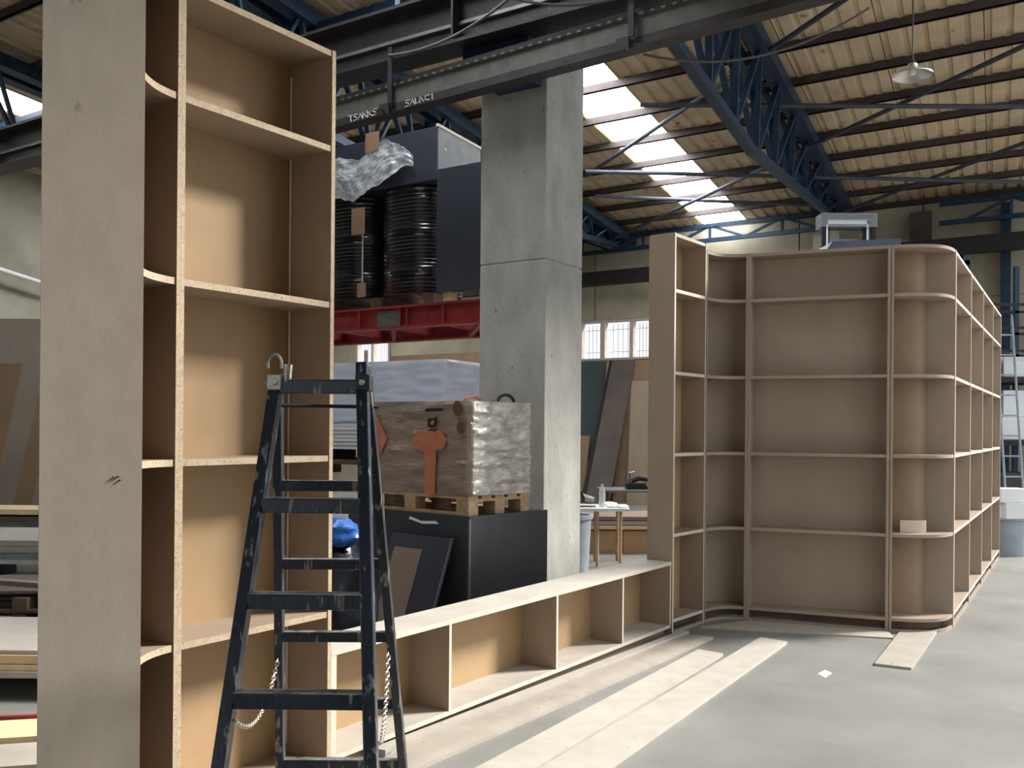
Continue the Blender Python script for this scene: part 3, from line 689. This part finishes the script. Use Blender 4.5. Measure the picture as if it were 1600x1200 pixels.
m=MB(); m.tube([Vector((.70,10.95,.78)),Vector((.94,10.98,.73))],.045,10,radii=[.07,.04]); m.build('motor_body',galv_m,t)
m=MB(); m.tube([Vector((.72,10.90,.75+.0))+Vector((.0,0,0))+Xv*(.10*math.cos(a))+UP*(.10*math.sin(a)) for a in [2*math.pi*i/20-.3 for i in range(14)]],.016,6); m.build('blade_guard',black_st,t)
m=MB(); m.box((.66,10.88,.66),(.3,0,0),(0,.14,0),(0,0,.012)); m.build('base_plate',greyst,t)
for i,(x,y,s_) in enumerate(((1.13,10.86,.035),(1.25,10.86,.045),(1.14,11.15,.06))):
    blob('crumpled_rag',(x,y,.675),s_,(1.6,1.2,.5),paper,['small white rag near the bottle on the work table','white rag on the far right corner of the work table','white rag at the back of the work table'][i],'rag',i*3,.66)
m=MB(); m.lathe((.62,10.2,0),[(0,0),(.20,0),(.23,.58),(.25,.60),(.25,.64),(.22,.64),(.19,.04),(0,.04)],22); tag(m.build('grey_bin',bin_m,base=(.62,10.2,0)),'blue-grey plastic bin partly hidden by the concrete column','bin')
tc2=Vector((1.25,13.4,0))
table('tool_bench',tc2,Xv,1.0,Yv,.7,.70,'grey-topped bench with a machine behind the white work table',greyst,dark,[(.1,.05),(.9,.05),(.1,.6),(.9,.6)])
t=thing('bench_machine',(1.75,13.6,.70),'small dark bench machine with handles on the grey bench','machine')
m=MB(); m.box((1.62,13.5,.70),(.38,0,0),(0,.2,0),(0,0,.09)); m.build('machine_base',black_st,t,bevel=.01)
m=MB(); m.tube([Vector((1.66,13.6,.80)),Vector((1.80,13.6,.86)),Vector((1.98,13.6,.84))],.04,8); m.build('motor',dark,t)
m=MB(); m.tube([Vector((1.68,13.55,.80)),Vector((1.66,13.55,.93)),Vector((1.74,13.55,.95))],.015,6); m.build('handle',galv_m,t)
m=MB(); m.tube([Vector((1.9,13.5,.76)),Vector((2.0,13.45,.86))],.015,6); m.build('handle',galv_m,t)
# board pile on the floor with boxes
t=thing('timber_stack',(.85,12.0,0),'low stack of sawn boards on the floor behind the work tables','timber stack')
for i in range(3): m=MB(); m.box((.75+.04*i,11.95+.02*i,.30+.055*i),(1.7,0,0),(0,.9,0),(0,0,.045)); m.build('board',[wood_l,plank2,taupe][i],t)
m=MB(); m.box((.80,12.05,0),(1.55,0,0),(0,.7,0),(0,0,.30)); m.build('bearer_box',browns,t)
for x,l in ((.86,.46),(1.40,.40)):
    m=MB(); m.box((x,11.98,.0),(l,0,0),(0,.06,0),(0,0,.28)); tag(m.build('cardboard_carton',mat('carton',sr(184,150,112),.7,var=.06),base=(x,11.98,0),bevel=.004),'brown carton standing '+('left' if x<1 else 'right')+' against the front of the timber stack','carton')
# sheets leaning on the back wall
def leaning(a0,a1,z1,bt,bf,mt,label,th=.03,tilt=0,z0=0):
    m=MB(); p=[W(a0,bf,z0),W(a1,bf,z0),W(a1+tilt,bt,z1),W(a0+tilt,bt,z1)]
    m.prism(p,-B2*th); return tag(m.build('leaning_sheet',mt,base=p[0]),label,'sheet')
leaning(4.25,5.6,3.04,11.9,11.3,greens,'dark green sheet leaning on the back wall right of the column')
leaning(4.35,5.6,1.40,11.2,10.9,browns,'short beige sheet leaning in front of the dark green sheet')
leaning(3.95,4.30,3.05,11.72,10.6,black_st,'narrow black-edged sheet leaning tilted beside the dark green one',.05,-.22)
leaning(3.55,4.10,3.05,11.68,10.4,greys,'grey-brown sheet leaning below the barred window',.05,-.1)
leaning(2.6,3.75,3.05,11.9,11.1,browns,'tall tan sheet leaning at the back wall beside the narrow bookcase bay')
leaning(2.4,3.3,2.55,11.05,10.8,mdf,'pale tan sheet in front of the tall tan sheet')

# ================================================================== FAR RIGHT, BEHIND THE SHELVING
m=MB(); m.lathe((6.32,12.15,0),[(0,0),(.20,0),(.20,.44),(.22,.45),(.22,.47),(0,.47)],22); tag(m.build('grey_drum',bin_m,base=(6.32,12.15,0)),'grey drum on the floor at the end of the receding shelving','drum')
for x,y,z0,h,lab in ((6.28,12.05,.47,.20,'lower white carton on top of the grey drum'),(6.24,12.1,.672,.17,'upper white carton on top of the grey drum')):
    m=MB(); m.box((x-.12,y-.1,z0),(.36,0,0),(0,.3,0),(0,0,h)); tag(m.build('white_carton',white_m,base=(x,y,z0),bevel=.004),lab,'carton')
t=thing('storage_rack',(6.9,14.3,0),'dark steel rack loaded with boxes beyond the receding shelving','rack')
rx0,rx1,ry=6.75,9.2,14.4
for x in (rx0,8.0,rx1):
    for y in (ry,ry+.9): m=MB(); m.box((x,y,0),(.07,0,0),(0,.07,0),(0,0,4.2)); m.build('post',navy,t)
for z in (.35,1.35,2.3,2.75,3.1,3.45):
    for y in (ry,ry+.9): m=MB(); m.box((rx0,y,z),(rx1-rx0,0,0),(0,.05,0),(0,0,.07 if z<2.5 else .04)); m.build('beam',black_st,t)
for z in (.42,1.42,2.37): m=MB(); m.box((rx0+.05,ry+.05,z),(rx1-rx0-.1,0,0),(0,.85,0),(0,0,.02)); m.build('shelf',wood_d,t)
k=0
for x,z,wd,h,mt in ((6.85,.44,.45,.42,black_st),(7.36,.44,.5,.5,dark),(6.85,1.44,.5,.40,white_m),(7.4,1.44,.5,.34,white_m),(6.88,1.842,.42,.38,bin_m),(7.42,1.783,.45,.40,white_m),(6.85,2.39,.5,.28,greys),(7.42,2.39,.48,.3,white_m)):
    m=MB(); m.box((x,ry+.1,z),(wd,0,0),(0,.6,0),(0,0,h)); m.box((x-.004,ry+.096,z+h*.82),(wd+.008,0,0),(0,.61,0),(0,0,.012)); k+=1
    tag(m.build('stock_box',mt,base=(x,ry+.1,z),bevel=.006),['black box low on the dark rack at far right','dark crate low on the rack beside the black box','white box on the middle rack shelf nearest the shelving','white box on the middle rack shelf further right','grey box stacked on a white box on the rack','upper white box stacked further right on the rack','grey box on the high rack shelf','white box on the high rack shelf'][k-1],'box')
t=thing('white_ladder',(7.28,14.1,0),'slim pale grey ladder standing against the dark rack','ladder')
for x in (7.20,7.46): m=MB(); m.tube([(x,13.9,0),(x,14.36,3.3)],.018,8); m.build('rail',bin_m,t)
for i in range(10): z=.3+i*.3; m=MB(); m.tube([(7.20,13.9+.139*z,z),(7.46,13.9+.139*z,z)],.014,6); m.build('rung',bin_m,t)
# goods on a high rack seen over the shelving top
t=thing('high_rack',(3.6,11.2,0),'tall dark rack behind the far shelving with goods above its top','rack')
for x in (3.62,4.50):
    for y in (11.2,12.2): m=MB(); m.box((x,y,0),(.06,0,0),(0,.06,0),(0,0,3.60)); m.build('post',dark,t)
m=MB(); m.box((3.55,11.15,3.55),(1.05,0,0),(0,1.15,0),(0,0,.06)); m.build('deck',dark,t)
m=MB(); m.prism([(3.62,11.2,3.612),(4.52,11.2,3.612),(4.52,11.2,3.80),(3.72,11.2,3.76)],Yv*.6); tag(m.build('slate_box',slate,base=(3.62,11.2,3.612)),'slate blue box lying on the high rack above the far shelving','box')
t=thing('wrapped_frame_stack',(3.80,11.82,3.61),'film-wrapped stack of metal frames on the high rack','frame stack')
for i,(x0,x1,z1) in enumerate(((3.80,4.46,4.22),(3.84,4.42,4.16),(3.88,4.38,4.10))):
    y=11.82+.06*i; m=MB()
    m.box((x0,y,3.612),(.05,0,0),(0,.04,0),(0,0,z1-3.612)); m.box((x1-.05,y,3.612),(.05,0,0),(0,.04,0),(0,0,z1-3.612)); m.box((x0,y,z1-.05),(x1-x0,0,0),(0,.04,0),(0,0,.05)); m.build('metal_frame',[black_st,alum,dark][i],t)
m=MB(); m.box((3.95,12.02,3.612),(.38,0,0),(0,.05,0),(0,0,.34)); m.build('grey_board',bin_m,t)
m=MB(); m.box((3.79,11.80,4.06),(.68,0,0),(0,.25,0),(0,0,.17)); m.build('film_cover',clear,t)
t=thing('frame_bundle',(5.5,12.6,0),'bundle of dark metal frames standing behind the receding shelving','frame stack')
for i in range(4):
    x=5.62+.13*i; y=12.5+.08*i; m=MB(); h=3.98-.05*i
    m.box((x,y,0),(.05,0,0),(0,.05,0),(0,0,h)); m.box((x,y+.7,0),(.05,0,0),(0,.05,0),(0,0,h)); m.box((x,y,h-.06),(.05,0,0),(0,.75,0),(0,0,.06)); m.build('metal_frame',[black_st,navy,alum,black_st][i],t)
# ================================================================== PENDANT LAMP
lp=Vector((3.30,7.97,4.50))
t=thing('pendant_lamp',lp,'aluminium cone pendant lamp hanging under the roof at upper right','lamp')
m=MB(); m.lathe(lp,[(.165,.0),(.163,.008),(.06,.062),(.04,.075),(.035,.10),(.0,.10)],24); m.lathe(lp,[(.16,.002),(.055,.056),(0,.058)],24); m.build('lamp_shade',alum,t)
m=MB(); m.lathe(lp,[(0,.005),(.018,.01),(.025,.03),(.018,.05),(0,.055)],12); m.build('bulb',lampg,t)
m=MB(); m.tube([lp+UP*.10,lp+UP*.14],.016,8); m.build('socket',black_st,t)
m=MB(); m.tube([lp+UP*.14,Vector((lp.x,lp.y,6.15))],.006,6); m.build('cord',black_st,t)

# ================================================================== LEFT EDGE, BEHIND THE TOWER
def slab(name,x0,x1,y0,y1,z0,th,mt,label,cat,rot=0):
    m=MB(); c=Vector(((x0+x1)/2,(y0+y1)/2,z0)); q=Matrix.Rotation(R(rot),3,'Z'); hx=(x1-x0)/2; hy=(y1-y0)/2
    m.box(c+q@Vector((-hx,-hy,0)),q@Vector((2*hx,0,0)),q@Vector((0,2*hy,0)),UP*th); return tag(m.build(name,mt,base=c),label,cat)
slab('floor_board',-3.4,-1.7,4.22,4.55,.0,.02,plank2,'pale board lying flat on the floor at the lower left edge','board',14)
slab('floor_board',-3.4,-1.75,4.62,4.92,.0,.03,wood_l,'second pale board on the floor behind the lower left one','board',14)
m=MB(); m.tube([Vector((-3.2,5.12,.012)),Vector((-2.7,5.02,.012)),Vector((-2.3,4.96,.05)),Vector((-1.9,4.93,.012))],.014,8); tag(m.build('red_hose',hose_m,base=(-2.7,5.0,0)),'red air hose lying by the boards at the lower left edge','hose')
t=thing('board_stack',(-2.8,5.6,0),'stack of pale boards on dark bearers at the left edge','board stack')
for x in (-3.6,-2.1): m=MB(); m.box((x,5.45,0),(.1,0,0),(0,.9,0),(0,0,.12)); m.build('bearer',wood_d,t)
for i,(z,th,mt) in enumerate(((.12,.035,plank),(.157,.03,wood_l),(.19,.05,wood_l),(.243,.02,plank))): m=MB(); m.box((-3.9,5.40+.02*i,z),(2.1,0,0),(0,.95,0),(0,0,th)); m.build('board',mt,t)
t=thing('pallet_frames',(-3.2,6.9,0),'dark empty pallets piled behind the pale board stack at left','pallet')
for i in range(3):
    for j in range(4): m=MB(); m.box((-4.2+.05*i,6.55+j*.28,.0+.13*i),(1.9,0,0),(0,.10,0),(0,0,.022)); m.build('slat',wood_d if i else greys,t)
    for x in (-4.15,-3.4,-2.6): m=MB(); m.box((x,6.55,.022+.13*i),(.1,0,0),(0,.94,0),(0,0,.1 if i<2 else .08)); m.build('stringer',wood_d,t)
slab('grey_sheet',-4.4,-2.3,6.6,7.35,.384,.02,greys,'grey sheet lying on the dark pallets at left','sheet',6)
slab('loose_batten',-4.2,-2.5,6.75,6.83,.4045,.03,taupe,'loose batten on the grey sheet at left','batten',-18)
t=thing('board_trestle',(-3.9,8.2,0),'trestle table stacked with pale boards at the left edge','table')
for x in (-4.7,-3.1):
    for y in (7.9,8.7): m=MB(); m.box((x,y,0),(.07,0,0),(0,.07,0),(0,0,.42)); m.build('leg',dark,t)
m=MB(); m.box((-5.0,7.75,.42),(2.3,0,0),(0,1.1,0),(0,0,.04)); m.build('table_top',white_m,t)
for i in range(3): m=MB(); m.box((-5.0,7.72+.03*i,.461+.05*i),(2.3,0,0),(0,1.0,0),(0,0,.045)); m.build('board',[greyst,plank2,plank2][i],t)
t=thing('saw_bench',(-4.9,9.8,0),'grey saw bench in front of the leaning boards at left','bench')
for x in (-5.8,-4.3): m=MB(); m.box((x,9.5,0),(.6,0,0),(0,.6,0),(0,0,.55)); m.build('cabinet',dark,t)
m=MB(); m.box((-6.0,9.3,.55),(2.5,0,0),(0,1.0,0),(0,0,.06)); m.build('table_top',greyst,t)
for i in range(2): m=MB(); m.box((-6.0,9.2,.612+.07*i),(2.5,0,0),(0,.5,0),(0,0,.05)); m.build('timber',[wood_d,wood_l][i],t)
labs=['largest brown sheet leaning at the left edge','narrow tan sheet leaning with a dark gap beside the largest one','slim sheet leaning right against the tall end panel','upright pale sheet behind the leaning ones at left','dark grey sheet standing behind the leaning boards at left']
for i,(x0,x1,y,h,sl,mt) in enumerate(((-6.9,-5.72,10.8,2.25,.30,browns),(-5.60,-5.40,11.0,2.25,.42,browns),(-5.32,-5.16,11.2,2.25,.40,mdf),(-6.75,-5.0,12.3,2.9,.0,panelg),(-8.0,-6.85,12.6,3.1,.0,greys))):
    m=MB(); m.prism([(x0-.25*(sl>0),y,0),(x1-.25*(sl>0),y,0),(x1+.05,y+sl,h),(x0+.05,y+sl,h)],Yv*.03); tag(m.build('leaning_board',mt,base=(x0,y,0)),labs[i],'sheet')
m=MB(); m.tube([W(12.9,3.6,4.2),W(12.9,1.2,4.55)],.04,8); tag(m.build('wall_pipe',white_m,base=W(12.9,3.6,4.2)),'pale pipe running diagonally down the left concrete wall','pipe')
